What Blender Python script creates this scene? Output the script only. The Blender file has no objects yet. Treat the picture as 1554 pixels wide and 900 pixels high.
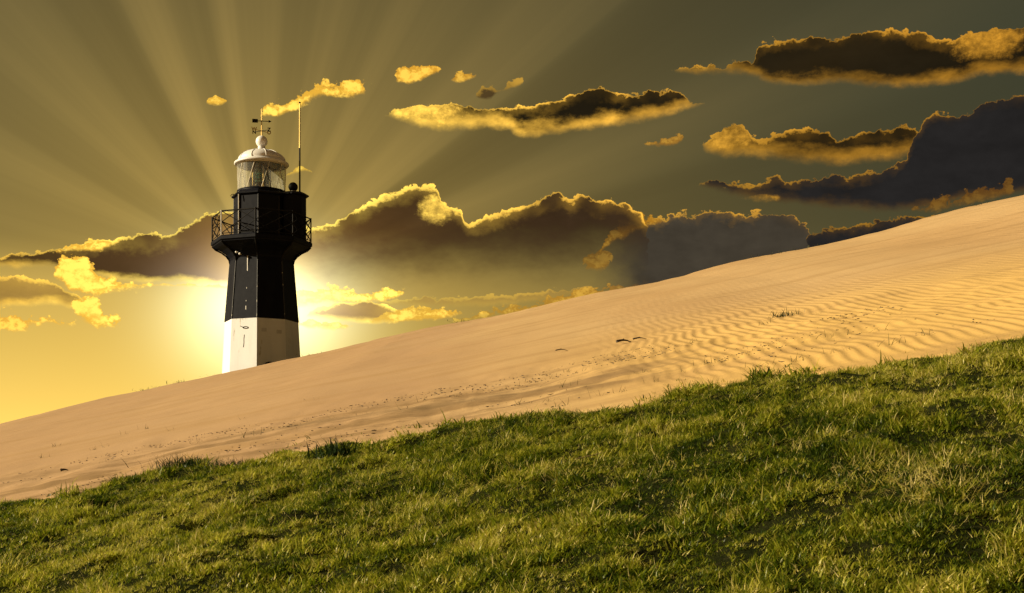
import bpy, math, random
import numpy as np
from mathutils import Vector

R = math.radians
random.seed(7)
rng = np.random.default_rng(11)
scene = bpy.context.scene
col = scene.collection

# ------------------------------------------------------------------ camera
cam_data = bpy.data.cameras.new('camera')
cam = bpy.data.objects.new('camera', cam_data)
col.objects.link(cam)
cam.location = (0, 0, 0)                    # eye 1.5 m above the turf
cam.rotation_euler = (R(90), 0, 0)
cam_data.sensor_width = 36
cam_data.lens = 50.97
cam_data.shift_y = 0.2188                   # level camera, rising front
cam_data.clip_start = 0.05
cam_data.clip_end = 20000
scene.camera = cam

# ------------------------------------------------------------------ view
scene.view_settings.view_transform = 'Standard'
scene.view_settings.look = 'None'
scene.view_settings.gamma = 1
scene.view_settings.use_curve_mapping = False
EXPOSURE = 0.70
scene.view_settings.exposure = EXPOSURE
scene.render.engine = 'CYCLES'
scene.cycles.use_denoising = True
scene.cycles.max_bounces = 5
scene.cycles.diffuse_bounces = 2
scene.cycles.glossy_bounces = 2
scene.cycles.sample_clamp_direct = 8.0
scene.cycles.sample_clamp_indirect = 3.0
scene.cycles.use_adaptive_sampling = True
scene.cycles.adaptive_threshold = 0.025
scene.cycles.transparent_max_bounces = 12
scene.cycles.caustics_reflective = False
scene.cycles.caustics_refractive = False

# ------------------------------------------------------------------ sun
SUN_ELEV, SUN_AZ = R(20), R(-96)            # azimuth clockwise from +Y: low, from the left
sd = Vector((math.sin(SUN_AZ) * math.cos(SUN_ELEV), math.cos(SUN_AZ) * math.cos(SUN_ELEV), math.sin(SUN_ELEV)))
sl = bpy.data.lights.new('sun', 'SUN')
sl.energy = 5.0
sl.angle = R(0.6)
sl.color = (1.0, 0.84, 0.57)
sun = bpy.data.objects.new('sun', sl)
col.objects.link(sun)
sun.rotation_euler = sd.to_track_quat('Z', 'Y').to_euler()

# ------------------------------------------------------------------ sky (world)
# Cloud outlines as compass bearing / elevation in degrees (bearing 0 = straight up the dune).
CLOUDS = [
    ('grey streak', [(-6.15, 8.43), (-4.08, 8.76), (-1.48, 8.88), (1.12, 9.04), (3.2, 9.23)],
     [(-6.15, 8.33), (-4.08, 8.26), (-1.48, 8.32), (1.12, 8.48), (3.2, 9.03)],
     dict(amp=0.16, rt=0.12, rb=0.3, core='tan', rim=0.75, al=0.55, bb=0.5)),
    ('low haze streak', [(-2.26, 7.91), (-1.22, 8.27), (0.6, 8.66), (1.9, 8.96), (3.2, 9.18), (4.76, 9.41), (6.05, 9.7)],
     [(-2.26, 7.81), (-1.22, 7.87), (1.38, 8.17), (3.2, 8.47), (6.05, 9.24)],
     dict(amp=0.28, rt=0.5, rb=0.6, core='gold', rim=0.72, al=0.8)),
    ('second bank', [(2.94, 9.53), (3.59, 10.79), (4.37, 11.53), (5.14, 11.81), (5.79, 11.85), (6.82, 11.98), (7.84, 12.1), (9.12, 11.89), (9.88, 11.91), (10.88, 11.75), (11.44, 11.34), (11.74, 10.34)],
     [(2.94, 9.03), (4.11, 7.75), (5.79, 6.96), (8.35, 6.92), (11.74, 8.6)],
     dict(amp=0.26, rt=0.1, rb=2.5, core='grey', rim=0.66, soft=2.6)),
    ('second bank lit side', [(3.33, 10.16), (3.85, 11.29), (4.37, 11.78), (5.01, 11.99), (5.53, 11.86), (6.05, 11.7)],
     [(3.33, 10.04), (3.98, 10.83), (4.5, 10.98), (5.01, 11.22), (5.53, 11.38), (6.05, 11.6)],
     dict(amp=0.3, rt=0.5, rb=0.5, core='gold', rim=0.62, al=0.9)),
    ('second bank lit foot', [(2.68, 9.84), (2.99, 10.54), (3.59, 10.64), (3.98, 10.43)],
     [(2.68, 9.74), (3.07, 9.69), (3.59, 9.73), (3.98, 10.23)],
     dict(amp=0.3, rt=0.5, rb=0.5, core='gold', rim=0.5, al=0.7)),
    ('third bank', [(11.44, 10.55), (11.69, 11.03), (12.88, 11.25), (13.62, 11.32), (14.35, 11.48), (15.81, 11.52), (16.77, 11.32)],
     [(11.44, 10.4), (12.38, 9.08), (14.6, 9.0), (16.77, 9.63)],
     dict(amp=0.18, rt=0.09, rb=1, core='blue', rim=0.36)),
    ('main bank', [(-9.6, 11.11), (-8.71, 11.31), (-7.82, 11.46), (-7.18, 11.5), (-6.41, 11.94), (-5.63, 12.4), (-4.86, 12.78), (-4.21, 12.97), (-3.56, 13.15), (-3.04, 13.01), (-2.68, 12.39), (-2.06, 12.15), (-1.69, 11.75), (-0.96, 11.96), (-0.31, 12.16), (0.34, 12.33), (1.12, 12.58), (1.77, 12.8), (2.37, 12.57), (2.68, 12.77), (3.2, 12.51), (4.24, 12.47), (4.81, 12.17), (5.4, 11.51)],
     [(-9.6, 8.92), (-7.69, 8.81), (-5.63, 8.84), (-3.56, 8.87), (-1.48, 8.99), (0.6, 9.04), (2.68, 9.18), (4.24, 9.42), (5.4, 9.51)],
     dict(amp=0.17, rt=0.15, rb=1.3, core='brown', rim=1.15, fade=2.6, thin=(-2.94, 12.19, 0.68, 0.57))),
    ('left bank', [(-20.14, 9.69), (-18.64, 9.99), (-18.05, 10.05), (-17.22, 10.31), (-16.39, 10.52), (-15.42, 10.72), (-14.7, 10.92), (-13.47, 10.98), (-12.85, 11.18), (-12.23, 11.6), (-11.36, 11.88), (-10.61, 11.81), (-9.6, 11.28)],
     [(-20.14, 9.26), (-18.64, 9.34), (-17.7, 9.39), (-16.87, 9.24), (-15.91, 9.09), (-14.7, 8.99), (-13.22, 9.0), (-11.11, 9.02), (-9.6, 8.97)],
     dict(amp=0.17, rt=0.17, rb=0.25, core='brown', rim=1.3, bb=0.7)),
    ('left ribbon', [(-17.58, 10.12), (-16.87, 10.45), (-16.15, 10.58), (-15.3, 10.72), (-14.57, 10.91)],
     [(-17.58, 9.98), (-16.87, 10.02), (-16.15, 10.05), (-15.3, 10.43), (-14.57, 10.76)],
     dict(amp=0.26, rt=0.5, rb=0.5, core='gold', rim=1.25)),
    ('left yellow billow', [(-17.77, 9.2), (-17.44, 9.79), (-17.06, 10.15), (-16.58, 10.13), (-16.03, 9.77), (-15.42, 9.31), (-14.7, 9.04), (-13.84, 8.95)],
     [(-17.77, 9.1), (-17.29, 8.88), (-16.82, 8.46), (-15.91, 8.5), (-15.06, 8.68), (-13.84, 8.86)],
     dict(amp=0.36, rt=0.7, rb=0.7, core='gold', rim=1.3)),
    ('left horizon line', [(-16.15, 8.74), (-14.7, 8.99), (-12.73, 9.09), (-11.11, 9.12), (-9.72, 9.21)],
     [(-16.15, 8.54), (-14.7, 8.82), (-12.73, 8.92), (-11.11, 8.87), (-9.72, 8.81)],
     dict(amp=0.1, rt=0.3, rb=0.3, core='gold', rim=1.35, al=0.9)),
    ('left low dark', [(-20.14, 9.12), (-18.64, 9.13), (-18.0, 9.09), (-17.22, 8.83), (-16.58, 8.52), (-16.2, 8.25)],
     [(-20.14, 7.78), (-18.64, 7.92), (-17.58, 8.06), (-16.82, 7.93), (-16.2, 8.05)],
     dict(amp=0.14, rt=0.14, rb=0.3, core='tan', rim=1.1, bb=0.9)),
    ('left fork', [(-16.91, 8.22), (-16.51, 8.67), (-16.03, 8.6), (-15.67, 7.97), (-15.18, 7.84), (-14.94, 7.6)],
     [(-16.91, 8.07), (-16.51, 7.45), (-16.03, 7.17), (-15.67, 7.23), (-15.18, 7.25), (-14.94, 7.41)],
     dict(amp=0.4, rt=0.5, rb=0.5, core='gold', rim=1.3, al=0.9)),
    ('left low wisps', [(-20.14, 7.78), (-18.64, 7.85), (-18.05, 7.78), (-17.34, 7.71), (-16.68, 7.69)],
     [(-20.14, 7.01), (-18.64, 7.1), (-18.05, 7.29), (-17.34, 7.22), (-16.68, 7.44)],
     dict(amp=0.44, rt=0.5, rb=0.5, core='gold', rim=1.3, al=0.8)),
    ('sun streak upper', [(-8.96, 8.88), (-7.94, 9.11), (-6.92, 9.18), (-6.02, 8.99), (-4.86, 9.11), (-4.13, 9.02)],
     [(-8.96, 8.23), (-7.94, 8.3), (-6.92, 8.42), (-5.63, 8.49), (-4.86, 8.6), (-4.13, 8.91)],
     dict(amp=0.25, rt=0.5, rb=0.3, core='gold', rim=1.4)),
    ('sun streak dark', [(-8.15, 7.99), (-7.18, 8.46), (-6.15, 8.58), (-4.86, 8.45), (-4.34, 8.1)],
     [(-8.15, 7.89), (-7.18, 7.76), (-6.15, 7.67), (-4.99, 7.69), (-4.34, 8.0)],
     dict(amp=0.1, rt=0.12, rb=0.2, core='tan', rim=1.3, bb=1.0)),
    ('sun streak lower', [(-8.71, 7.98), (-7.69, 7.85), (-6.66, 7.76), (-6.02, 7.72)],
     [(-8.71, 7.58), (-7.69, 7.44), (-6.66, 7.43), (-6.02, 7.6)],
     dict(amp=0.2, rt=0.4, rb=0.4, core='gold', rim=1.35)),
    ('sun streak thin', [(-5.63, 7.83), (-4.08, 8.41), (-3.04, 8.39), (-2.0, 8.25), (-0.96, 8.2), (0.08, 8.17)],
     [(-5.63, 7.68), (-4.08, 7.75), (-3.04, 7.86), (-2.0, 8.04), (-0.96, 8.1), (0.08, 8.12)],
     dict(amp=0.2, rt=0.4, rb=0.4, core='gold', rim=1.1, al=0.95)),
    ('vane wisp', [(-9.85, 15.57), (-9.62, 15.89), (-9.09, 15.93), (-8.45, 16.31), (-7.69, 16.75), (-6.66, 16.81), (-6.02, 17.04), (-5.58, 16.89)],
     [(-9.85, 15.37), (-9.22, 15.35), (-8.58, 15.57), (-7.94, 15.95), (-7.18, 16.15), (-6.15, 16.18), (-5.58, 16.48)],
     dict(amp=0.28, rt=0.7, rb=0.7, core='gold', rim=1.15)),
    ('top puff', [(-4.68, 17.07), (-4.34, 17.41), (-3.56, 17.5), (-3.04, 17.48), (-2.78, 17.25)],
     [(-4.68, 16.88), (-4.29, 16.73), (-3.69, 16.81), (-3.17, 17.01), (-2.78, 17.09)],
     dict(amp=0.2, rt=0.7, rb=0.7, core='gold', rim=1.05)),
    ('top puff small', [(-2.42, 16.92), (-2.13, 17.16), (-1.8, 17.19), (-1.43, 17.08)],
     [(-2.42, 16.88), (-2.08, 16.81), (-1.74, 16.88), (-1.43, 17.0)],
     dict(amp=0.16, rt=0.5, rb=0.5, core='gold', rim=0.8)),
    ('top puff brown', [(-1.54, 16.41), (-0.96, 16.74), (-0.44, 16.7), (-0.05, 16.91), (0.44, 16.99)],
     [(-1.54, 16.31), (-1.02, 16.12), (-0.57, 16.36), (-0.13, 16.51), (0.44, 16.75)],
     dict(amp=0.16, rt=0.3, rb=0.6, core='brown', rim=0.55, al=0.85)),
    ('tiny left puff', [(-11.93, 15.79), (-11.69, 16.02), (-11.36, 16.04), (-11.08, 15.89)],
     [(-11.93, 15.7), (-11.61, 15.65), (-11.28, 15.69), (-11.08, 15.79)],
     dict(amp=0.1, rt=0.5, rb=0.5, core='gold', rim=1.1)),
    ('tiny right puff', [(-9.01, 13.19), (-8.58, 13.5), (-8.2, 13.61), (-7.84, 13.42)],
     [(-9.01, 13.14), (-8.51, 13.3), (-8.15, 13.39), (-7.84, 13.35)],
     dict(amp=0.1, rt=0.5, rb=0.5, core='gold', rim=1.0, al=0.8)),
    ('long band', [(-5.07, 15.63), (-4.08, 15.94), (-3.3, 16.05), (-2.26, 16.06), (-1.22, 15.93), (0.6, 16.08), (1.64, 16.24), (2.68, 16.51), (3.59, 16.64), (4.24, 16.44), (4.76, 16.38), (5.79, 16.52), (6.56, 16.43), (7.07, 16.13), (7.79, 16.03)],
     [(-5.07, 15.56), (-4.08, 15.22), (-3.04, 14.97), (-1.48, 15.03), (-0.18, 15.01), (0.34, 14.74), (1.9, 14.86), (3.72, 15.08), (5.27, 15.27), (6.82, 15.63), (7.79, 15.94)],
     dict(amp=0.17, rt=0.11, rb=0.5, core='umber', rim=1.1, thin=(-3.43, 15.47, 1.88, 0.78), bb=0.95)),
    ('below band wisp', [(5.14, 14.57), (5.79, 14.7), (6.3, 14.78), (6.82, 14.84)],
     [(5.14, 14.47), (5.79, 14.31), (6.3, 14.37), (6.82, 14.67)],
     dict(amp=0.24, rt=0.5, rb=0.5, core='gold', rim=0.6, al=0.7)),
    ('upper right cloud', [(5.99, 17.23), (7.59, 17.34), (9.37, 17.48), (9.83, 18.06), (10.88, 18.14), (12.38, 18.12), (13.37, 18.19), (14.23, 18.26), (15.81, 18.0), (16.77, 17.69), (17.48, 17.81), (18.19, 17.9), (19.59, 17.89), (21.42, 17.39), (22.76, 16.35)],
     [(5.99, 17.18), (7.33, 16.9), (9.12, 16.81), (10.63, 16.33), (13.13, 16.24), (14.6, 16.05), (17.01, 16.01), (18.19, 16.18), (19.59, 16.1), (21.42, 16.05), (22.76, 16.24)],
     dict(amp=0.19, rt=0.11, rb=0.42, core='umber', rim=0.62, thin=(18.19, 17.45, 1.3, 0.68), bb=0.7)),
    ('right mid cloud', [(7.38, 14.51), (7.97, 14.87), (8.48, 15.17), (8.86, 15.23), (9.24, 14.99), (9.57, 14.67), (10.38, 14.85), (11.64, 14.93), (12.26, 14.71), (12.75, 14.42), (13.37, 14.62), (14.35, 14.75), (15.09, 14.78), (15.81, 14.35)],
     [(7.38, 14.43), (8.1, 13.9), (9.62, 13.77), (11.39, 13.51), (13.13, 13.37), (14.84, 13.44), (15.81, 13.62)],
     dict(amp=0.2, rt=0.15, rb=0.6, core='umber', rim=0.58, thin=(8.48, 14.57, 1.04, 0.68), bb=0.8)),
    ('right mass', [(7.33, 12.92), (7.97, 13.13), (8.61, 13.13), (9.62, 12.97), (10.38, 13.23), (10.88, 13.02), (11.88, 13.1), (13.62, 13.18), (14.96, 13.44), (15.38, 14.12), (15.69, 14.62), (16.53, 15.17), (17.06, 15.01), (17.72, 15.28), (18.43, 15.45), (19.59, 15.51), (21.87, 14.66), (24.08, 12.63)],
     [(7.33, 12.85), (8.61, 12.42), (10.38, 12.09), (12.38, 11.81), (14.35, 11.6), (15.81, 11.57), (17.72, 11.84), (19.59, 11.9), (21.87, 11.91), (24.08, 12.36)],
     dict(amp=0.19, rt=0.09, rb=0.35, core='blue', rim=0.45, bb=0.2, thin=(9.75, 12.33, 0.83, 0.18))),
    ('crest glow wisp', [(15.09, 11.7), (16.29, 12.07), (17.72, 12.36), (19.13, 12.64)],
     [(15.09, 11.51), (16.53, 11.53), (18.19, 11.81), (19.13, 11.98)],
     dict(amp=0.3, rt=0.7, rb=0.7, core='gold', rim=0.32, al=0.5)),
]


class X:
    """small arithmetic wrapper round shader sockets"""
    nt = None
    def __init__(s, sock): s.s = sock
    @staticmethod
    def m(op, a, b=None, c=None, clamp=False):
        n = X.nt.nodes.new('ShaderNodeMath'); n.operation = op; n.use_clamp = clamp
        for i, v in enumerate((a, b, c)):
            if v is None: continue
            if isinstance(v, X): X.nt.links.new(v.s, n.inputs[i])
            else: n.inputs[i].default_value = v
        return X(n.outputs[0])
    def __add__(s, o): return X.m('ADD', s, o)
    __radd__ = __add__
    def __sub__(s, o): return X.m('SUBTRACT', s, o)
    def __rsub__(s, o): return X.m('SUBTRACT', o, s)
    def __mul__(s, o): return X.m('MULTIPLY', s, o)
    __rmul__ = __mul__
    def __truediv__(s, o): return X.m('DIVIDE', s, o)

def xclamp(a): return X.m('ADD', a, 0.0, clamp=True)
def xmin(a, b): return X.m('MINIMUM', a, b)
def xmax(a, b): return X.m('MAXIMUM', a, b)
def xexp(a): return X.m('EXPONENT', a)
def xsmooth(a, lo, hi):
    n = X.nt.nodes.new('ShaderNodeMapRange'); n.interpolation_type = 'SMOOTHSTEP'
    X.nt.links.new(a.s, n.inputs[0]); n.inputs[1].default_value = lo; n.inputs[2].default_value = hi
    return X(n.outputs[0])
def xcurve(a, pts, handle='AUTO'):
    """float curve through pts (both axes 0..1)"""
    n = X.nt.nodes.new('ShaderNodeFloatCurve')
    cv = n.mapping.curves[0]
    cv.points[0].location = pts[0]; cv.points[1].location = pts[-1]
    for p in pts[1:-1]: cv.points.new(*p)
    for p in cv.points: p.handle_type = handle
    n.mapping.update()
    X.nt.links.new(a.s, n.inputs[1])
    return X(n.outputs[0])
def xvec(x, y, z=0.0):
    n = X.nt.nodes.new('ShaderNodeCombineXYZ')
    for i, v in enumerate((x, y, z)):
        if isinstance(v, X): X.nt.links.new(v.s, n.inputs[i])
        else: n.inputs[i].default_value = v
    return n.outputs[0]
def xnoise(vec, scale, detail=6, rough=0.55, dist=0.0):
    n = X.nt.nodes.new('ShaderNodeTexNoise')
    X.nt.links.new(vec, n.inputs['Vector'])
    n.inputs['Scale'].default_value = scale; n.inputs['Detail'].default_value = detail
    n.inputs['Roughness'].default_value = rough; n.inputs['Distortion'].default_value = dist
    return X(n.outputs[0])
def xmixc(f, a, b):
    n = X.nt.nodes.new('ShaderNodeMix'); n.data_type = 'RGBA'
    for i, v in ((0, f), (6, a), (7, b)):
        if isinstance(v, X): X.nt.links.new(v.s, n.inputs[i])
        elif hasattr(v, 'is_linked'): X.nt.links.new(v, n.inputs[i])
        elif i == 0: n.inputs[i].default_value = v
        else: n.inputs[i].default_value = (*v, 1)
    return n.outputs[2]
def xcol(op, a, b):
    n = X.nt.nodes.new('ShaderNodeVectorMath'); n.operation = op
    for i, v in enumerate((a, b)):
        if isinstance(v, X):
            X.nt.links.new(v.s, n.inputs['Scale'] if (op == 'SCALE' and i == 1) else n.inputs[i])
        elif hasattr(v, 'is_linked'): X.nt.links.new(v, n.inputs[i])
        elif op == 'SCALE' and i == 1: n.inputs['Scale'].default_value = v
        else: n.inputs[i].default_value = v
    return n.outputs[0]

def srgb(r, g, b):
    f = lambda c: (c / 255 / 12.92) if c <= 10 else ((c / 255 + 0.055) / 1.055) ** 2.4
    return (f(r), f(g), f(b))

world = bpy.data.worlds.new('World')
scene.world = world
world.use_nodes = True
nt = world.node_tree
nt.nodes.clear()
X.nt = nt
SKY = 10.0 / 2 ** EXPOSURE                   # background runs at strength 0.1
def sk(r, g, b, k=1.0):
    return tuple(c * SKY * k for c in srgb(r, g, b))

tc = nt.nodes.new('ShaderNodeTexCoord')
sep = nt.nodes.new('ShaderNodeSeparateXYZ')
nt.links.new(tc.outputs['Generated'], sep.inputs[0])
dx, dy, dz = (X(sep.outputs[i]) for i in range(3))
DEG = 180 / math.pi
A = X.m('ARCTAN2', dx, dy) * DEG
E = X.m('ARCSINE', dz) * DEG
dirv = tc.outputs['Generated']

nishita = nt.nodes.new('ShaderNodeTexSky')
nishita.sky_type = 'NISHITA'
nishita.sun_disc = False
nishita.sun_elevation = SUN_ELEV
nishita.sun_rotation = SUN_AZ
nishita.dust_density = 6.0
nishita.air_density = 1.0
nishita.ozone_density = 0.6

# bright break in the cloud low in the sky behind the tower
AS, ES = -9.72, 9.3
da, de = A - AS, E - ES
rad = X.m('SQRT', da * da + de * de)
phi = X.m('ARCTAN2', da, de) * DEG            # angle round the break, 0 = straight up

# light shafts: fan of beams spreading from the break
rays_tab = [(-180, .5), (-120, .5), (-95, .62), (-80, .40), (-68, .60), (-58, .42), (-50, .60), (-43, .52), (-36, .40), (-31, .36),
            (-26, .72), (-20, .58), (-14, .44), (-9, .80), (-5, .55), (1, .62), (8, .46), (15, .60), (22, .48), (30, .62),
            (38, .52), (45, .68), (52, .66), (55, .34), (61, .26), (66, .50), (71, .60), (76, .36), (81, .24), (86, .40),
            (92, .62), (100, .60), (120, .5), (180, .5)]
rays = xcurve((phi + 180.0) / 360.0, [((a + 180) / 360, v) for a, v in rays_tab])
fan = xnoise(xvec(X.m('SINE', phi / DEG) * 7.0, X.m('COSINE', phi / DEG) * 7.0, rad * 0.004), 1.0, 4, 0.6)
rayf = (rays - 0.5) * 1.10 + (fan - 0.5) * 0.55
ray_amt = xsmooth(rad, .8, 4.5) * xexp(rad * (-1 / 24.0)) * xsmooth(de, -1.0, 3.0)

base = xcol('MULTIPLY', nishita.outputs[0], (0.160, 0.142, 0.068))
warm = xexp(rad * (-1 / 11.0))
core = xexp(rad * rad * (-1 / 2.6))
west = xexp((A + 20.0) * (A + 20.0) * (-1 / 480.0))
low = xexp(xmax(E, 0.0) * (-1 / 6.5)) * (1.0 - xsmooth(E, 8.3, 11.0) * .62)
base = xcol('ADD', base, xcol('SCALE', tuple(sk(205, 163, 68)), warm * 0.45))
base = xcol('ADD', base, xcol('SCALE', tuple(sk(236, 194, 90)), low * west * 2.1))
base = xcol('ADD', base, xcol('SCALE', tuple(sk(225, 240, 180)), xexp((da * da * .6 + (de + 1.6) * (de + 1.6)) * (-1 / 6.0)) * 0.95))
base = xcol('SCALE', base, 1.0 + rayf * ray_amt * 1.1)

# shared noise fields for cloud edges
cvec = xvec(A, E * 1.25, 0.0)
n_edge = xnoise(cvec, 1.15, 8, 0.60, 0.15) - 0.5
vor = nt.nodes.new('ShaderNodeTexVoronoi'); vor.voronoi_dimensions = '2D'; vor.feature = 'F1'
warpn = nt.nodes.new('ShaderNodeTexNoise'); nt.links.new(cvec, warpn.inputs['Vector'])
warpn.inputs['Scale'].default_value = 2.2; warpn.inputs['Detail'].default_value = 4
wv = xcol('ADD', cvec, xcol('SCALE', xcol('SUBTRACT', warpn.outputs[1], (.5, .5, .5)), 0.5))
nt.links.new(wv, vor.inputs['Vector'])
vor.inputs['Scale'].default_value = 1.7; vor.inputs['Detail'].default_value = 2; vor.inputs['Roughness'].default_value = .55
n_puff = 0.42 - X(vor.outputs['Distance'])
n_body = xnoise(xvec(A * 0.8, E * 1.5, 3.0), 0.9, 5, 0.6) - 0.5
n_var = xsmooth(xnoise(xvec(A, E, 8.0), 0.55, 2, 0.5), .38, .66)
n_fine = xnoise(cvec, 3.4, 6, 0.74) - 0.5

CORE = dict(brown=srgb(54, 40, 26), umber=srgb(32, 26, 15), grey=srgb(66, 59, 48), blue=srgb(37, 35, 34), gold=srgb(240, 200, 95), tan=srgb(165, 130, 62))
near = xexp(rad * (-1 / 7.5))
rim_hot = xmixc(xclamp(near * 1.6), srgb(230, 160, 48), srgb(255, 222, 96))

SHARED = [('A', A), ('E', E), ('edge', n_edge), ('puff', n_puff), ('body', n_body), ('fine', n_fine), ('var', n_var), ('rad', rad)]
def cloud_group(name, top, bot, amp=.2, rt=.2, rb=.5, core='brown', rim=1.0, al=1.0, thin=None, bb=.0, fade=.0, soft=.0):
    """one cloud as a node group. rt: depth (deg) of the lit top edge; rb / bb: depth and strength of the lit underside;
    fade: depth over which a ragged base thins out into the haze"""
    g = bpy.data.node_groups.new(name, 'ShaderNodeTree')
    for nm, ty in [('prev', 'NodeSocketColor'), ('rim', 'NodeSocketColor')] + [(k, 'NodeSocketFloat') for k, _ in SHARED]:
        g.interface.new_socket(nm, in_out='INPUT', socket_type=ty)
    g.interface.new_socket('out', in_out='OUTPUT', socket_type='NodeSocketColor')
    old = X.nt; X.nt = g
    gi = g.nodes.new('NodeGroupInput'); go = g.nodes.new('NodeGroupOutput')
    prev, rim_c = gi.outputs[0], gi.outputs[1]
    A, E, n_edge, n_puff, n_body, n_fine, n_var, rad = (X(o) for o in list(gi.outputs)[2:10])
    a0 = min(top[0][0], bot[0][0]); a1 = max(top[-1][0], bot[-1][0])
    es = [e for _, e in top + bot]
    e0, e1 = min(es) - .1, max(es) + .1
    s = (A - a0) / (a1 - a0)
    norm = lambda pts: [((a - a0) / (a1 - a0), (e - e0) / (e1 - e0)) for a, e in pts]
    t = xcurve(s, norm(top)) * (e1 - e0) + e0
    b = xcurve(s, norm(bot)) * (e1 - e0) + e0
    ed = n_edge * (2.6 * amp) + n_puff * (1.1 * amp) + n_fine * ((2.2 if core == 'gold' else 1.7) * amp)
    side = xmin(A - a0, a1 - A) * 1.2 + ed
    dt = (t - E) + ed
    eb = (n_edge * 2.2 + n_fine * (.7 if bb else .9)) * amp
    db = (E - b) + eb
    alpha = xmin(xsmooth(xmin(dt, side), 0.0, 0.02 + amp * .13), xsmooth(db, 0.0, .08 + amp * .4 + (rb * .55 if bb else 0.0))) * al
    if fade:
        alpha = alpha * xsmooth((E - b) + n_body * fade * .6, 0.0, fade)
    if soft:
        lf = xsmooth(A - a0 + n_edge * 1.2, 0.0, soft); alpha = alpha * lf
    tex = xsmooth(n_fine * 1.1 + n_edge * 1.3 + n_puff * .3, -.5, .42)
    inn = xsmooth(xmin(dt, db), 0.0, .35)
    if core == 'gold':
        c = xcol('SCALE', xmixc(xsmooth(tex + inn * .5 - .25, .15, .85), xcol('MULTIPLY', rim_c, (.78, .66, .46)), xcol('SCALE', rim_c, 1.28)), rim * SKY)
    else:
        thinline = (1.0 - xsmooth(dt / (n_var * (rt * .9) + rt * .5) + n_fine * .8, .3, 1.5)) * (n_var * .45 + .55)
        wide = (1.0 - xsmooth(dt / (rt * 4.5) + n_body * 1.1 + n_fine * .5, .1, 1.1)) * (n_var * .15 + .015)
        lit = xmax(thinline, wide)
        if soft: lit = lit * lf * lf
        if bb:
            Tb = (E - b + eb * .6) / rb + n_body * 2.4 + n_fine * .5
            lit = xmax(lit, (1.0 - xsmooth(Tb, .25, 1.6)) * (n_var * .45 + .6) * bb)
        if thin:
            ta, te, tw, th = thin
            q = (A - ta) / tw; w = (E - te) / th
            lit = xmax(lit, xsmooth(xexp((q * q + w * w) * -0.9) + n_body * .5 + n_fine * .6, .25, .8) * (tex * .6 + .4))
        rimc = xcol('SCALE', rim_c, (tex * .6 + 1.05) * (rim * SKY))
        corec = xcol('SCALE', CORE[core], (1.0 + n_body * 0.9) * SKY)
        if core in ('brown', 'tan'):
            corec = xcol('ADD', corec, xcol('SCALE', sk(222, 140, 30), xexp(rad * (-1 / 1.3)) * 0.8 + xexp(rad * (-1 / 5.0)) * .10))
        c = xmixc(lit, corec, rimc)
    g.links.new(xmixc(alpha, prev, c), go.inputs[0])
    X.nt = old
    return g
def cloud(prev, grp):
    n = nt.nodes.new('ShaderNodeGroup'); n.node_tree = grp
    nt.links.new(prev, n.inputs[0]); nt.links.new(rim_hot, n.inputs[1])
    for i, (_, v) in enumerate(SHARED): nt.links.new(v.s, n.inputs[2 + i])
    return n.outputs[0]
GROUPS = {c[0]: cloud_group(c[0], c[1], c[2], **c[3]) for c in CLOUDS}

# broken cloud over the rest of the sky, beyond the outlined ones
o_n = xnoise(xvec(X.m('SINE', A / DEG) * 4.0, X.m('COSINE', A / DEG) * 4.0, E * 0.22), .62, 7, 0.56)
o_out = xmax(xsmooth(X.m('ABSOLUTE', A), 25.0, 40.0), xsmooth(E, 21.5, 34.0))
o_T = (o_n - 0.45) * 14.0
o_c = xmixc(xsmooth(o_T, .3, 1.3), xcol('SCALE', rim_hot, SKY * .35), xcol('SCALE', srgb(52, 51, 54), SKY))
sky0 = xmixc(xsmooth(o_T, 0.0, .5) * o_out, base, o_c)
def sky_part(clouds):
    sky = sky0
    for nm, top, bot, par in clouds:
        sky = cloud(sky, GROUPS[nm])
    # the glare of the break and the shafts lie in the air in front of the clouds
    sky = xcol('ADD', sky, xcol('SCALE', sk(255, 214, 110), core * 0.75 + xexp(rad * (-1 / 2.2)) * .14))
    sky = xcol('ADD', sky, xcol('SCALE', sk(232, 244, 238), xexp((da * da * .42 + (de + 1.0) * (de + 1.0)) * (-1 / 2.8)) * .62))
    sky = xcol('ADD', sky, xcol('SCALE', sk(205, 155, 72), xmax(rayf, 0.0) * ray_amt * 0.20))
    bg = nt.nodes.new('ShaderNodeBackground')
    nt.links.new(sky, bg.inputs[0]); bg.inputs[1].default_value = 0.1
    return bg.outputs[0]
def pick(test, yes, no):
    n = nt.nodes.new('ShaderNodeMixShader')
    nt.links.new(test.s, n.inputs[0]); nt.links.new(no, n.inputs[1]); nt.links.new(yes, n.inputs[2])
    return n.outputs[0]
SPLIT = [-5.0, 2.0, 8.0]                      # bearings that part the sky into sectors, only to save work
lim = [-90.0] + SPLIT + [90.0]
def span(c): return min(c[1][0][0], c[2][0][0]) - .2, max(c[1][-1][0], c[2][-1][0]) + .2
sect = [sky_part([c for c in CLOUDS if span(c)[1] > lim[k] and span(c)[0] < lim[k + 1]]) for k in range(len(lim) - 1)]
res = sect[0]
for k, a_ in enumerate(SPLIT):
    res = pick(X.m('GREATER_THAN', A, a_), sect[k + 1], res)
cl_lo = min(span(c)[0] for c in CLOUDS); cl_hi = max(span(c)[1] for c in CLOUDS)
cl_top = max(e for c in CLOUDS for _, e in c[1]) + 1.5
with_clouds = X.m('GREATER_THAN', A, cl_lo) * X.m('LESS_THAN', A, cl_hi) * X.m('LESS_THAN', E, cl_top) * X.m('GREATER_THAN', E, 1.0)
outw = nt.nodes.new('ShaderNodeOutputWorld')
nt.links.new(pick(with_clouds, res, sky_part([])), outw.inputs[0])
world.cycles.sampling_method = 'MANUAL'
world.cycles.sample_map_resolution = 512

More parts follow.
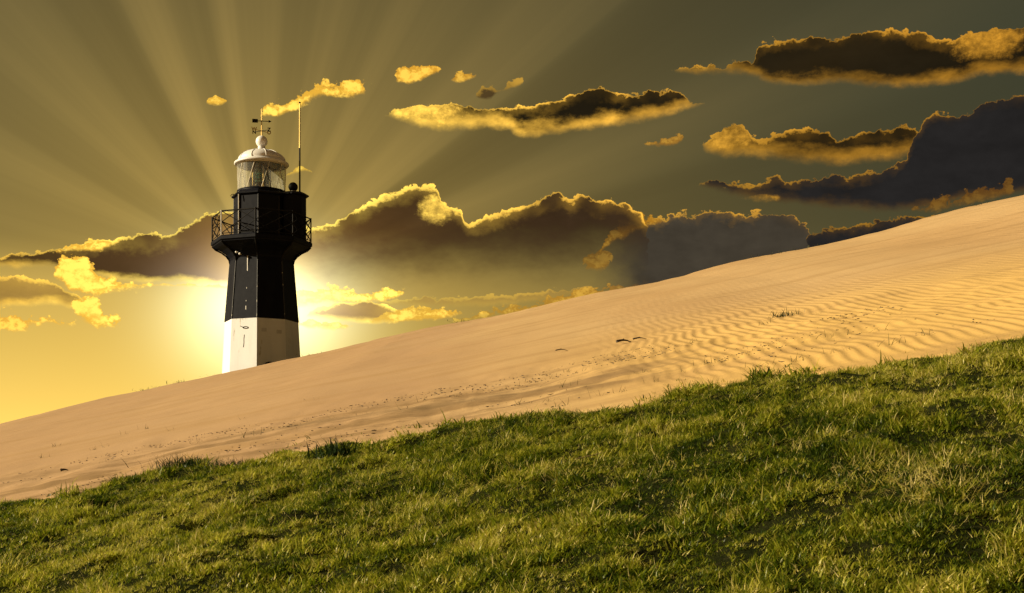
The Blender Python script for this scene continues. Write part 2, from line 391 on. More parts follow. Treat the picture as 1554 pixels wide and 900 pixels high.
# ------------------------------------------------------------------ helpers
def tag(o, label=None, cat=None, group=None, kind=None):
    if label: o['label'] = label
    if cat: o['category'] = cat
    if group: o['group'] = group
    if kind: o['kind'] = kind
    return o

class MB:
    """collects geometry for ONE mesh object"""
    def __init__(s): s.v = []; s.f = []; s.sm = []
    def add(s, vs, fs, smooth=False):
        o = len(s.v); s.v += [tuple(v) for v in vs]
        s.f += [tuple(i + o for i in f) for f in fs]; s.sm += [smooth] * len(fs); return s
    def rings(s, rings, cap0=True, cap1=True, smooth=False, closed=True):
        n = len(rings[0]); vs = [p for r in rings for p in r]; fs = []
        for k in range(len(rings) - 1):
            for i in range(n if closed else n - 1):
                j = (i + 1) % n
                fs.append((k * n + i, k * n + j, (k + 1) * n + j, (k + 1) * n + i))
        s.add(vs, fs, smooth)
        if cap0: s.add(rings[0][::-1], [tuple(range(n))])
        if cap1: s.add(rings[-1], [tuple(range(n))])
        return s
    def tube(s, p, q, r0, r1=None, n=8, smooth=True):
        r1 = r0 if r1 is None else r1
        p, q = Vector(p), Vector(q); d = (q - p).normalized()
        u = d.orthogonal().normalized(); w = d.cross(u)
        ring = lambda c, r: [c + (u * math.cos(2 * math.pi * i / n) + w * math.sin(2 * math.pi * i / n)) * r for i in range(n)]
        return s.rings([ring(p, r0), ring(q, r1)], smooth=smooth)
    def path(s, pts, r, n=8):
        for a, b in zip(pts, pts[1:]): s.tube(a, b, r, n=n)
        return s
    def lathe(s, prof, n=40, c=(0, 0), cap0=True, cap1=True, smooth=True):
        rs = [[(c[0] + r * math.cos(2 * math.pi * i / n), c[1] + r * math.sin(2 * math.pi * i / n), z) for i in range(n)] for r, z in prof]
        return s.rings(rs, cap0, cap1, smooth)
    def box(s, c, x, y, z):
        c, x, y, z = map(Vector, (c, x, y, z))
        vs = [c + x * i + y * j + z * k for i in (-.5, .5) for j in (-.5, .5) for k in (-.5, .5)]
        return s.add(vs, [(0, 1, 3, 2), (4, 6, 7, 5), (0, 4, 5, 1), (2, 3, 7, 6), (0, 2, 6, 4), (1, 5, 7, 3)])
    def mesh(s, name):
        me = bpy.data.meshes.new(name); me.from_pydata(s.v, [], s.f)
        me.polygons.foreach_set('use_smooth', s.sm); me.update()
        return me
    def build(s, name, mat, parent=None):
        me = s.mesh(name); me.materials.append(mat)
        o = bpy.data.objects.new(name, me); col.objects.link(o)
        if parent: o.parent = parent
        return o

def empty(name, loc, rz=0):
    o = bpy.data.objects.new(name, None); col.objects.link(o)
    o.location = loc; o.rotation_euler = (0, 0, rz); o.empty_display_size = .2
    return o

def new_mat(name):
    m = bpy.data.materials.new(name); m.use_nodes = True
    n = m.node_tree; X.nt = n
    return m, n, n.nodes['Principled BSDF']
def ocoord(n, kind='Object'):
    t = n.nodes.new('ShaderNodeTexCoord'); return t.outputs[kind]
def pos(n):
    return n.nodes.new('ShaderNodeNewGeometry').outputs['Position']
def bump(n, height, strength, dist, bsdf):
    b = n.nodes.new('ShaderNodeBump'); b.inputs['Strength'].default_value = strength; b.inputs['Distance'].default_value = dist
    n.links.new(height.s, b.inputs['Height']); n.links.new(b.outputs[0], bsdf.inputs['Normal'])

def paint(name, c, c2, rough=.5, wear=None, wear_scale=6, wear_thr=.7, stretch=(1, 1, 1), bumpd=.003):
    m, n, b = new_mat(name)
    p = ocoord(n)
    mp = n.nodes.new('ShaderNodeMapping'); n.links.new(p, mp.inputs[0]); mp.inputs['Scale'].default_value = stretch
    a = xnoise(mp.outputs[0], 2.2, 6, .6)
    c_ = xmixc(xsmooth(a, .35, .7), c, c2)
    if wear:
        w = xnoise(mp.outputs[0], wear_scale, 6, .65)
        c_ = xmixc(xsmooth(w, wear_thr, wear_thr + .03), c_, wear)
    n.links.new(c_, b.inputs['Base Color'])
    rr = xnoise(p, 5, 4) * .25 + (rough - .12); n.links.new(rr.s, b.inputs['Roughness'])
    bump(n, xnoise(p, 7, 5), .35, bumpd, b)
    return m

M = {}
M['white'] = paint('white_paint', (.80, .80, .79), (.72, .72, .71), .6, (.52, .48, .41), 4, .64, (1, 1, .16))
M['black'] = paint('black_paint', (.004, .0046, .0085), (.008, .0088, .013), .45, (.16, .15, .13), 5, .735, (1, 1, .35))
M['black_worn'] = paint('worn_black_edge', (.014, .014, .015), (.03, .029, .027), .5, (.62, .57, .45), 9, .60, (1, 1, .5))
M['dome'] = paint('dome_white', (.82, .81, .78), (.72, .70, .65), .45, (.40, .32, .22), 5, .72, (1, 1, .5))
M['iron'] = paint('black_iron', (.007, .007, .007), (.016, .014, .011), .55)
for k_ in ('black', 'iron'): M[k_].node_tree.nodes['Principled BSDF'].inputs['Specular IOR Level'].default_value = .10
M['pale_post'] = paint('pale_post', (.55, .50, .40), (.40, .36, .28), .55)
M['brass'] = paint('gilded_metal', (.62, .42, .12), (.45, .28, .07), .35)
M['brass'].node_tree.nodes['Principled BSDF'].inputs['Metallic'].default_value = .6
M['cream'] = paint('cream_inside', (.75, .70, .56), (.66, .60, .46), .6)
M['crack'] = paint('dark_mark', (.05, .045, .04), (.09, .08, .07), .8)
M['slit'] = paint('pale_slit', (.82, .80, .74), (.74, .72, .66), .5)
def glass():
    m, n, b = new_mat('lantern_glass')
    tr = n.nodes.new('ShaderNodeBsdfTransparent'); tr.inputs[0].default_value = (.93, .95, .90, 1)
    tl = n.nodes.new('ShaderNodeBsdfTranslucent'); tl.inputs[0].default_value = (.85, .82, .68, 1)
    df = n.nodes.new('ShaderNodeBsdfDiffuse'); df.inputs[0].default_value = (.75, .72, .6, 1)
    gl = n.nodes.new('ShaderNodeBsdfGlossy'); gl.inputs['Roughness'].default_value = .10
    a = n.nodes.new('ShaderNodeMixShader'); a.inputs[0].default_value = .5
    n.links.new(tl.outputs[0], a.inputs[1]); n.links.new(df.outputs[0], a.inputs[2])
    c = n.nodes.new('ShaderNodeMixShader')
    pale_mix = xsmooth(xnoise(ocoord(n), 1.2, 2, .5), .35, .75) * .25 + .22  # pale scatter added to the glass so the panes look brightly sunlit
    n.links.new(pale_mix.s, c.inputs[0])
    n.links.new(tr.outputs[0], c.inputs[1]); n.links.new(a.outputs[0], c.inputs[2])
    d = n.nodes.new('ShaderNodeMixShader'); d.inputs[0].default_value = .10
    n.links.new(c.outputs[0], d.inputs[1]); n.links.new(gl.outputs[0], d.inputs[2])
    n.links.new(d.outputs[0], n.nodes['Material Output'].inputs[0])
    return m
M['glass'] = glass()
m, n, b = new_mat('lens_glass'); b.inputs['Base Color'].default_value = (.05, .12, .08, 1); b.inputs['Roughness'].default_value = .08; M['lens'] = m

# ------------------------------------------------------------------ terrain
CREST = [(-17.66, 3.295), (-16.86, 3.477), (-15.39, 3.864), (-14.25, 4.182), (-12.66, 4.5), (-9.98, 5.068), (-7.32, 5.614), (-4.93, 6.159), (-3.64, 6.477), (-1.0, 6.977), (1.14, 7.432), (3.77, 8.0), (5.95, 8.455), (7.23, 8.795), (8.36, 9.045), (9.39, 9.273), (10.98, 9.591), (12.57, 9.977), (14.23, 10.455), (15.75, 10.841), (16.89, 11.068), (17.66, 11.227)]
BOUND = [(-5.83, 16.52), (-5.5, 16.32), (-4.74, 15.62), (-4.48, 15.73), (-4.17, 15.91), (-3.8, 15.55), (-3.81, 16.29), (-3.62, 16.37), (-3.06, 15.4), (-2.63, 15.34), (-2.32, 15.47), (-1.94, 15.37), (-1.5, 14.57), (-1.15, 14.88), (-0.87, 14.68), (-0.62, 15.07), (-0.21, 15.13), (0.15, 14.73), (0.73, 13.87), (1.14, 13.46), (1.58, 13.69), (2.06, 13.47), (2.43, 13.45), (2.81, 13.06), (3.38, 12.99), (3.78, 12.61), (4.14, 12.89), (4.3, 12.72), (4.49, 12.72)]
CX = np.array([-300, -60, -28] + [p[0] for p in CREST] + [30, 60, 300])
CZ = np.array([-1.2, .4, 1.6] + [p[1] for p in CREST] + [13.2, 15.5, 16.0])
bs = sorted(BOUND)
BX = np.array([-300, -20] + [p[0] for p in bs] + [12, 300])
BY = np.array([21.0, 20.0] + [p[1] for p in bs] + [11.5, 10.0])
EYE, DC = 1.5, 50.0

def h2(ix, iy, seed):
    k = (ix.astype(np.int64) * 374761393 + iy.astype(np.int64) * 668265263 + seed * 1274126177) & 0xFFFFFFFF
    k = ((k ^ (k >> 13)) * 1274126177) & 0xFFFFFFFF
    return ((k ^ (k >> 16)) & 0xFFFF) / 65535.0
def vn(x, y, seed=0):
    x0, y0 = np.floor(x), np.floor(y); fx, fy = x - x0, y - y0
    fx, fy = fx * fx * (3 - 2 * fx), fy * fy * (3 - 2 * fy)
    a, b_ = h2(x0, y0, seed), h2(x0 + 1, y0, seed); c, d = h2(x0, y0 + 1, seed), h2(x0 + 1, y0 + 1, seed)
    return (a * (1 - fx) + b_ * fx) * (1 - fy) + (c * (1 - fx) + d * fx) * fy
def fbm(x, y, seed=0, o=4):
    s, a, t = 0, 1, 0
    for k in range(o):
        s = s + a * vn(x * 2 ** k, y * 2 ** k, seed + k * 17); t += a; a *= .5
    return s / t
def sstep(a, lo, hi):
    t = np.clip((a - lo) / (hi - lo), 0, 1); return t * t * (3 - 2 * t)

# the turf edge is ragged: tongues of grass and bays of blown sand
bx_ = np.concatenate([[-300.0], np.arange(-20, 12.01, .06), [300.0]])
by_ = np.interp(bx_, BX, BY)
by_[1:-1] += 1.5 * (fbm(bx_[1:-1] / .8, bx_[1:-1] * 0 + .5, 301, 4) - .5) + .35 * (fbm(bx_[1:-1] / .14, bx_[1:-1] * 0 + .5, 311, 2) - .5)
BX, BY = bx_, by_

def base_z(x, y):
    zc = np.interp(x, CX, CZ)
    xs = 22 * np.tanh(x / 22)
    yy = np.clip(y, -60, DC)
    z = -EYE + .2 * xs + (zc + EYE - .2 * xs) * (yy / DC)
    over = np.clip(y - DC, 0, None)
    z = z - .03 * over / (1 + over / 60)
    far = sstep(y, 75, 260)
    side = sstep(np.abs(x), 150, 600)
    back = sstep(-y, 60, 300)
    k = np.maximum(np.maximum(far, side), back)
    return z * (1 - k) + (-3.0) * k
def dune_z(x, y):
    z = base_z(x, y)
    nearz = sstep(y, 9, 16) * (1 - sstep(y, 47, 50))
    z = z + nearz * (.16 * (fbm(x / 5.5, y / 9, 3, 3) - .5) + .05 * (fbm(x / 1.3, y / 2.2, 9, 3) - .5))
    z = z + (.11 * (fbm(x / 2.6, y * .2, 29, 3) - .5) + .03 * (fbm(x / .5, y * .4, 33, 2) - .5)) * sstep(y, 44, 49)
    # scoured ledges and humps near the turf
    led = sstep(y, 14, 16) * (1 - sstep(y, 19, 24))
    z = z + led * .085 * (fbm(x / .55 + y * .1, y / 1.1, 21, 4) - .5)
    # wind ripples
    wig = .20 * (fbm(x / 1.6, y / 3.2, 31, 3) - .5) + .045 * np.sin(y * 2.4 + 3 * vn(x / 1.3, y / 4, 5))
    lam = .150
    ph = (x - .02 * y + wig) / lam
    prof = np.abs((ph % 1.0) * 2 - 1) ** 1.25
    msk = sstep(x, .9, 2.8) * (.45 + .75 * sstep(fbm(x / 4, y / 8, 41, 2), .36, .58)) * sstep(y - np.interp(x, BX, BY), .2, 1.2) * (1 - .82 * sstep(y, 20, 31) * (1 - .6 * sstep(x, 7, 11))) * (1 - sstep(y, 44, 49))
    z = z + .0135 * (prof - .5) * msk
    return z

def sheet_z(x, y):
    """sand surface; it passes below the turf"""
    return dune_z(x, y) - .16 * sstep(np.interp(x, BX, BY) - y, .02, .45)

def grid_mesh(name, xs, ys, zf, mat):
    XX, YY = np.meshgrid(xs, ys); ZZ = zf(XX, YY)
    nx, ny = len(xs), len(ys)
    v = np.stack([XX, YY, ZZ], -1).reshape(-1, 3).astype(np.float32)
    i = np.arange(nx * ny).reshape(ny, nx)
    q = np.stack([i[:-1, :-1], i[:-1, 1:], i[1:, 1:], i[1:, :-1]], -1).reshape(-1, 4)
    return raw_mesh(name, v, q, mat)
def raw_mesh(name, v, q, mat, smooth=True):
    me = bpy.data.meshes.new(name)
    me.vertices.add(len(v)); me.vertices.foreach_set('co', np.asarray(v, np.float32).ravel())
    me.loops.add(q.size); me.loops.foreach_set('vertex_index', q.ravel().astype(np.int32))
    me.polygons.add(len(q)); me.polygons.foreach_set('loop_start', np.arange(0, q.size, q.shape[1], dtype=np.int32))
    me.polygons.foreach_set('use_smooth', np.full(len(q), smooth))
    me.update(calc_edges=True); me.validate()
    me.materials.append(mat)
    o = bpy.data.objects.new(name, me); col.objects.link(o)
    return o

def sand_mat():
    m, n, b = new_mat('dune_sand')
    p = pos(n)
    sp = n.nodes.new('ShaderNodeSeparateXYZ'); n.links.new(p, sp.inputs[0])
    px, py = X(sp.outputs[0]), X(sp.outputs[1])
    big = xnoise(xvec(px * .22, py * .10), 1.0, 4, .5)
    c = xmixc(xsmooth(big, .3, .7), (.45, .292, .135), (.53, .365, .178))
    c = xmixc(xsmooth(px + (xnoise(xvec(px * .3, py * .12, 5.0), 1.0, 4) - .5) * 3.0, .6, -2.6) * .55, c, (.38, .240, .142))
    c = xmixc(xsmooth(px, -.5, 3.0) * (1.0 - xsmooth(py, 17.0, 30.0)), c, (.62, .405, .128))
    streak = xnoise(xvec(px * .16 + py * .02, py * .9), 1.0, 6, .6)
    c = xmixc(xsmooth(streak, .48, .66) * .5, c, (.36, .225, .095))
    # damp, littered scour lines above the turf
    zone = xsmooth(py, 15.4, 16.4) * (1.0 - xsmooth(py, 18.5, 21.5)) * (1.0 - xsmooth(px, .8, 3.2))
    scour = xnoise(xvec(px * .42, py * 1.05 + px * .10, 7.0), 1.0, 8, .66)
    c = xmixc(xsmooth(scour, .46, .57) * zone * .85, c, (.235, .150, .068))
    ln = X.m('ABSOLUTE', py - (18.05 - px * .28 + (xnoise(xvec(px * .5, 0.0, 4.0), 1.0, 3, .5) - .5) * 1.6))
    ln = (1.0 - xsmooth(ln + (xnoise(xvec(px * 1.2, py * 1.5, 9.0), 1.0, 6, .7) - .5) * 1.4, .0, .42)) * (1.0 - xsmooth(px, -.2, 2.4)) * xsmooth(px, -4.5, -3.4)
    c = xmixc(ln * .75, c, (.20, .135, .065))
    fine = xnoise(xvec(px * 2.2, py * 1.2, 2.0), 5.0, 6, .7)
    c = xmixc(xsmooth(fine, .57, .68) * zone * .7, c, (.16, .11, .055))
    c = xmixc(xsmooth(xnoise(p, 2.4, 6, .7), .60, .72) * .22, c, (.30, .19, .08))
    # unseen heath colour added behind the crest to cut sand bounce on the tower
    c = xmixc(xsmooth(py + (xnoise(p, 1.5, 4) - .5) * .8, 50.4, 51.2), c, (.035, .036, .014))
    g = xnoise(p, 260, 2, .6)
    c = xmixc(xsmooth(g, .35, .7) * .30, c, (.40, .24, .10))
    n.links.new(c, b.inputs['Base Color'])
    b.inputs['Roughness'].default_value = .92
    b.inputs['Specular IOR Level'].default_value = .15
    bump(n, xnoise(xvec(px, py * .5), 30, 5, .65) + g * .12, .35, .012, b)
    return m
M['sand'] = sand_mat()

geo = lambda a, b, k: list(a + (b - a) * ((np.arange(1, k + 1) / k) ** 3))
xs = sorted(geo(-20, -3000, 26)) + list(np.arange(-20, -1, .045)) + list(np.arange(-1, 19.99, .021)) + geo(20, 3000, 26)
ys = sorted(geo(-2, -3000, 16)) + list(np.arange(-2, 9, 1.0)) + list(np.arange(9, 26, .13)) + list(np.arange(26, 50.5, .3)) + list(np.arange(50.5, 80, 2)) + geo(80, 4000, 24)
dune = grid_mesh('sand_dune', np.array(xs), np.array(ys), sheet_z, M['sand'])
tag(dune, 'pale golden sand dune rising to the right, rippled by wind', None, None, 'structure')

# turf bank in front of the dune
def turf_z(x, y):
    e = np.interp(x, BX, BY) - y
    return dune_z(x, y) + .035 * sstep(e, -.05, .5) - .02 + .20 * (fbm(x / .9, y / 1.0, 61, 3) - .46) * sstep(e, .2, 1.6) + .13 * (fbm(x / .26, y / .34, 66, 2) - .5) * sstep(e, .1, .8)
def turf_mat():
    m, n, b = new_mat('turf_soil')
    p = pos(n)
    c = xmixc(xsmooth(xnoise(p, 3, 6, .65), .35, .65), (.010, .014, .004), (.022, .024, .008))
    c = xmixc(xsmooth(xnoise(p, 22, 5, .65), .5, .7) * .6, c, (.036, .032, .014))
    n.links.new(c, b.inputs['Base Color']); b.inputs['Roughness'].default_value = 1.0; b.inputs['Specular IOR Level'].default_value = 0.0
    bump(n, xnoise(p, 26, 6, .7), .8, .03, b)
    return m
tx = np.array(sorted(geo(-14, -200, 12)) + list(np.arange(-14, 12, .12)) + geo(12, 200, 12))
tt = np.array(sorted(geo(0, -60, 14))[:-1] + list(np.linspace(0, 1, 130)))
XX = np.repeat(tx[None, :], len(tt), 0)
TB = np.interp(tx, BX, BY) + .05
YY = np.where(tt[:, None] < 0, tt[:, None], tt[:, None] * TB[None, :])
v = np.stack([XX, YY, turf_z(XX, YY)], -1).reshape(-1, 3)
i = np.arange(v.shape[0]).reshape(len(tt), len(tx))
q = np.stack([i[:-1, :-1], i[:-1, 1:], i[1:, 1:], i[1:, :-1]], -1).reshape(-1, 4)
turf = raw_mesh('turf_ground', v, q, turf_mat())
tag(turf, 'dark earth of the grassy bank below the dune', None, None, 'structure')

# ------------------------------------------------------------------ lighthouse
TX, TY, TZ = -10.88, 63.0, 5.0
LH = empty('lighthouse', (TX, TY, TZ), R(9.8))
tag(LH, 'black and white octagonal lighthouse with domed lantern standing behind the dune crest', 'lighthouse')
OFF = -7.0
def oc(k, r, z, off=OFF):
    a = R(off + 45 * k); return (r * math.sin(a), -r * math.cos(a), z - TZ)
def octo(r, z): return [oc(k, r, z) for k in range(8)]
def octprism(prof, **kw):
    mb = MB(); mb.rings([octo(r, z) for r, z in prof], **kw); return mb

white = octprism([(1.79, 3.2), (1.70, 6.6), (1.592, 8.60)]).build('white_base', M['white'], LH)
shaft = octprism([(1.594, 8.602), (1.47, 10.0), (1.365, 11.25)]).build('black_shaft', M['black'], LH)
flare = octprism([(1.37, 11.25), (1.40, 11.34), (1.52, 11.50), (1.74, 11.66), (1.98, 11.76), (2.12, 11.85), (2.13, 11.90)]).build('flared_bracket', M['black'], LH)
deck = octprism([(2.16, 11.90), (2.19, 11.93), (2.19, 12.06), (2.15, 12.10)]).build('gallery_deck', M['black'], LH)
drum = octprism([(1.26, 12.10), (1.26, 12.22), (1.205, 12.26), (1.195, 13.96), (1.30, 14.00), (1.31, 14.06), (1.20, 14.12), (1.13, 14.20)]).build('watch_room', M['black'], LH)
for k in range(8):
    MB().tube(oc(k, 1.592, 8.62), oc(k, 1.366, 11.25), .022, n=6).build('corner_bead', M['black_worn'], shaft)
    MB().tube(oc(k, 1.207, 12.26), oc(k, 1.197, 13.95), .018, n=6).build('corner_bead', M['black_worn'], drum)
# curved brackets below the deck
for k in range(8):
    a = R(OFF + 45 * k)
    pts = [(1.36, 11.10), (1.41, 11.30), (1.53, 11.46), (1.75, 11.62), (1.99, 11.73), (2.13, 11.87)]
    mb = MB(); mb.path([(r * math.sin(a), -r * math.cos(a), z - TZ) for r, z in pts], .035, 6)
    mb.build('bracket', M['iron'], flare)
# railing: eight lattice panels
rail = MB().path([oc(k, 2.13, 13.12) for k in range(9)], .030, 6).build('railing', M['iron'], LH)
MB().path([oc(k, 2.13, 12.17) for k in range(9)], .018, 6).build('bottom_rail', M['iron'], rail)
for k in range(8):
    MB().tube(oc(k, 2.13, 12.09), oc(k, 2.13, 13.16), .030).build('post', M['pale_post'] if k == 7 else M['iron'], rail)
    p, q = Vector(oc(k, 2.13, 0)), Vector(oc(k + 1, 2.13, 0))
    mb = MB()
    zs = (12.17 - 0, 12.645, 13.12)
    nc = 2
    for i_ in range(nc):
        a_, b_ = p.lerp(q, i_ / nc), p.lerp(q, (i_ + 1) / nc)
        for z0, z1 in zip(zs, zs[1:]):
            mb.tube((a_.x, a_.y, z0 - TZ), (b_.x, b_.y, z1 - TZ), .019, n=5)
            mb.tube((a_.x, a_.y, z1 - TZ), (b_.x, b_.y, z0 - TZ), .019, n=5)
    mb.build('lattice_panel', M['iron'], rail)
# stair turret on the gallery
ta = R(66); TC = (1.36 * math.sin(ta) / math.sin(R(66)), -.50)
def hexr(r, z, n=8): return [(TC[0] + r * math.sin(R(-7 + 360 / n * i)), TC[1] - r * math.cos(R(-7 + 360 / n * i)), z - TZ) for i in range(n)]
tur = MB().rings([hexr(.55, 12.10), hexr(.545, 14.00)]).build('stair_turret', M['black'], LH)
MB().rings([hexr(.57, 14.00), hexr(.67, 14.02), hexr(.67, 14.06), hexr(.50, 14.16)]).build('turret_roof', M['black'], tur)
def sphere(c, r, n=20):
    prof = [(max(r * math.sin(math.pi * i / 12), 1e-4), c[2] - r * math.cos(math.pi * i / 12)) for i in range(13)]
    return MB().lathe(prof, n, (c[0], c[1]), False, False)
vb = MB().lathe([(.13, 14.10 - TZ), (.13, 14.26 - TZ), (.09, 14.30 - TZ)], 16, (1.345, -.42)).build('vent_collar', M['pale_post'], tur)
sphere((1.345, -.42, 14.45 - TZ), .205).build('vent_ball', M['iron'], tur)
sx, sy = TC[0] + .56 * math.sin(R(-5)), TC[1] - .515
MB().box((sx, sy, 12.92 - TZ), (.045, 0, 0), (0, .02, 0), (0, 0, 1.08)).build('window_slit', M['slit'], tur)
# mast
ms = MB().tube((1.63, -.42, 14.05 - TZ), (1.63, -.42, 16.15 - TZ), .036, .034).build('mast', M['iron'], LH)
MB().tube((1.63, -.42, 16.15 - TZ), (1.63, -.42, 18.08 - TZ), .030, .024).build('mast_top', M['brass'], ms)
sphere((1.63, -.42, 18.12 - TZ), .045, 12).build('mast_knob', M['iron'], ms)
# small bracket lamp on the eave
mb = MB(); c0 = Vector(oc(7, 1.29, 14.02)) + Vector((-.10, 0, 0))
mb.path([c0 + Vector((.28 * t - .20, -.02, .05 * math.sin(t * 6) - .16 * (1 - t) )) for t in np.linspace(0, 1, 7)], .014, 6)
mb.build('eave_hook', M['iron'], drum)
MB().tube(Vector(oc(7, 1.23, 12.3)) , Vector(oc(7, 1.23, 14.1)), .024).build('down_pipe', M['pale_post'], drum)

# lantern
lan = MB().lathe([(1.06, 14.15 - TZ), (1.06, 14.28 - TZ), (1.02, 14.30 - TZ)], 48).build('lantern', M['black'], LH)
GR, GZ0, GZ1, NP = 1.03, 14.29, 15.40, 10
for k in range(NP):
    a0, a1 = 2 * math.pi * k / NP, 2 * math.pi * (k + 1) / NP
    seg = [a0 + (a1 - a0) * i_ / 5 for i_ in range(6)]
    rg = lambda r, z: [(r * math.sin(a), -r * math.cos(a), z - TZ) for a in seg]
    MB().rings([rg(GR, GZ0), rg(GR, GZ1)], False, False, True, False).build('pane', M['glass'], lan)
    a2 = a0 + (a1 - a0) * .55
    P = lambda a, z: (1.035 * math.sin(a), -1.035 * math.cos(a), z - TZ)
    am = (a0 + a2) / 2
    MB().path([P(a0, GZ0), P(am, (GZ0 + GZ1) / 2), P(a2, GZ1)], .016, 6).build('astragal', M['cream'], lan)
MB().lathe([(1.06, 15.38 - TZ), (1.06, 15.44 - TZ), (.99, 15.44 - TZ), (.99, 15.38 - TZ)], 48, (0, 0), False, False).build('top_ring', M['cream'], lan)
# optic inside
op = MB().lathe([(.34, 14.30 - TZ), (.30, 14.55 - TZ), (.20, 14.60 - TZ)], 20).build('optic', M['iron'], lan)
MB().lathe([(.20, 14.60 - TZ), (.34, 14.66 - TZ), (.30, 14.74 - TZ), (.37, 14.80 - TZ), (.33, 14.88 - TZ), (.38, 14.96 - TZ), (.33, 15.04 - TZ), (.35, 15.10 - TZ), (.28, 15.16 - TZ), (.30, 15.22 - TZ), (.12, 15.30 - TZ)], 24, smooth=False).build('lens', M['lens'], op)
for a in range(6):
    an = R(60 * a + 10)
    MB().tube((.40 * math.sin(an), -.40 * math.cos(an), 14.30 - TZ), (.40 * math.sin(an), -.40 * math.cos(an), 15.42 - TZ), .022).build('lens_bar', M['iron'] if a % 2 else M['brass'], op)
MB().box((-.42, .25, 14.62 - TZ), (.22, 0, 0), (0, .18, 0), (0, 0, .62)).build('lamp_housing', M['iron'], op)
# dome
prof = [(1.02, 15.42), (1.15, 15.42), (1.18, 15.46), (1.17, 15.51), (1.10, 15.54), (1.0, 15.60)]
for i_ in range(1, 11):
    t = i_ / 11 * math.pi / 2
    prof.append((.98 * math.cos(t) + .04, 15.60 + .50 * math.sin(t)))
prof += [(.20, 16.12), (.17, 16.16), (.15, 16.26)]
dome = MB().lathe([(r, z - TZ) for r, z in prof], 48).build('dome', M['dome'], LH)
MB().lathe([(.90, 15.40 - TZ), (.05, 15.44 - TZ)], 32, (0, 0), True, True).build('dome_ceiling', M['iron'], dome)
for k in range(10):
    a = 2 * math.pi * (k + .3) / 10
    pts = [((r + .012) * math.sin(a), -(r + .012) * math.cos(a), z - TZ) for r, z in prof[5:16]]
    MB().path([Vector((x_, y_, z_)) for x_, y_, z_ in pts], .012, 5).build('dome_seam', M['dome'], dome)
sphere((0, 0, 16.47 - TZ), .255, 28).build('ball_finial', M['dome'], dome)
# weather vane
vane = MB().tube((0, 0, 16.65 - TZ), (0, 0, 17.90 - TZ), .022, .014).build('weather_vane', M['brass'], LH)
ar = MB().tube((-.34, 0, 17.36 - TZ), (.36, 0, 17.36 - TZ), .016, n=6)
ar.box((-.28, 0, 17.36 - TZ), (.24, 0, 0), (0, .012, 0), (0, 0, .16))
ar.rings([[(.30, -.01, 17.30 - TZ), (.30, .01, 17.30 - TZ), (.30, .01, 17.42 - TZ), (.30, -.01, 17.42 - TZ)], [(.42, -.004, 17.355 - TZ), (.42, .004, 17.355 - TZ), (.42, .004, 17.365 - TZ), (.42, -.004, 17.365 - TZ)]])
ar.build('arrow', M['iron'], vane)
MB().lathe([(.001, 17.32 - TZ), (.04, 17.36 - TZ), (.001, 17.40 - TZ)], 10).build('arrow_hub', M['iron'], vane)
def letter(ch, loc, mat):
    cu = bpy.data.curves.new('letter', 'FONT'); cu.body = ch; cu.size = .21; cu.extrude = .012; cu.offset = .008
    cu.align_x = 'CENTER'; cu.align_y = 'CENTER'
    tmp = bpy.data.objects.new('tmp_letter', cu); col.objects.link(tmp)
    bpy.context.view_layer.update()
    me = bpy.data.meshes.new_from_object(tmp.evaluated_get(bpy.context.evaluated_depsgraph_get()))
    bpy.data.objects.remove(tmp)
    me.materials.clear(); me.materials.append(mat)
    o = bpy.data.objects.new('letter', me); col.objects.link(o)
    o.parent = vane; o.location = loc; o.rotation_euler = (R(90), 0, 0)
for ch, ang, g in (('W', -52, 1), ('N', -128, 0), ('O', 128, 1), ('Z', 52, 0)):
    a = R(ang); e_ = (.36 * math.sin(a), -.36 * math.cos(a), 16.93 - TZ)
    MB().tube((0, 0, 16.93 - TZ), e_, .013, n=6).build('compass_arm', M['brass'] if g else M['iron'], vane)
    letter(ch, (e_[0] * 1.12, e_[1] * 1.12, e_[2]), M['brass'] if g else M['iron'])
# details on the wall
def on_face(k, s, z, out=.0):
    """point on the tower face between corners k and k+1"""
    prof_ = [(3.2, 1.79), (6.6, 1.70), (8.6, 1.592), (10.0, 1.47), (11.25, 1.365)]
    r = np.interp(z, [a for a, _ in prof_], [b_ for _, b_ in prof_])
    p, q = Vector(oc(k, r, z)), Vector(oc(k + 1, r, z))
    nrm = ((p + q) / 2); nrm.z = 0; nrm.normalize()
    return p.lerp(q, s) + nrm * out, (q - p).normalized(), nrm
for z, L, w in ((10.85, .86, .035), (9.05, .16, .03), (9.35, .05, .02), (9.9, .06, .02)):
    c_, tdir, nrm = on_face(7, .55, z, .008)
    MB().box(c_, tdir * w, nrm * .016, (0, 0, L)).build('window_slit', M['slit'], shaft)
for (s_, z_) in ((.28, 11.36), (.12, 11.45)):
    c_, tdir, nrm = on_face(7, s_, 11.2, .10); c_.z = z_ - TZ
    sphere(tuple(c_ + nrm * .08), .055, 10).build('deck_lamp', M['slit'], flare)
pts = []
for t in np.linspace(0, 1, 16):
    an = -2.6 + t * 6.0
    pts.append((.47 + .085 + .10 * math.cos(an), 8.20 + .040 * math.sin(an)))
pts = [(.26 + .10, 8.27), (.44, 8.23)] + pts
mb = MB(); mb.path([on_face(7, s_, z_, .012)[0] for s_, z_ in pts], .014, 5); mb.build('iron_hook', M['crack'], white)
mb = MB(); mb.path([on_face(7, s_, z_, .004)[0] for s_, z_ in ((.515, 7.90), (.50, 7.72), (.505, 7.55), (.49, 7.36))], .010, 5); mb.build('wall_crack', M['crack'], white)
for s_, z_ in ((.25, 8.1), (.78, 8.05)):
    c_, tdir, nrm = on_face(0, s_, z_, .003)
    MB().box(c_, tdir * .22, nrm * .006, (0, 0, .16)).build('wall_patch', M['pale_post'] if False else paint('patched_paint', (.62, .61, .60), (.55, .54, .53), .7), white)
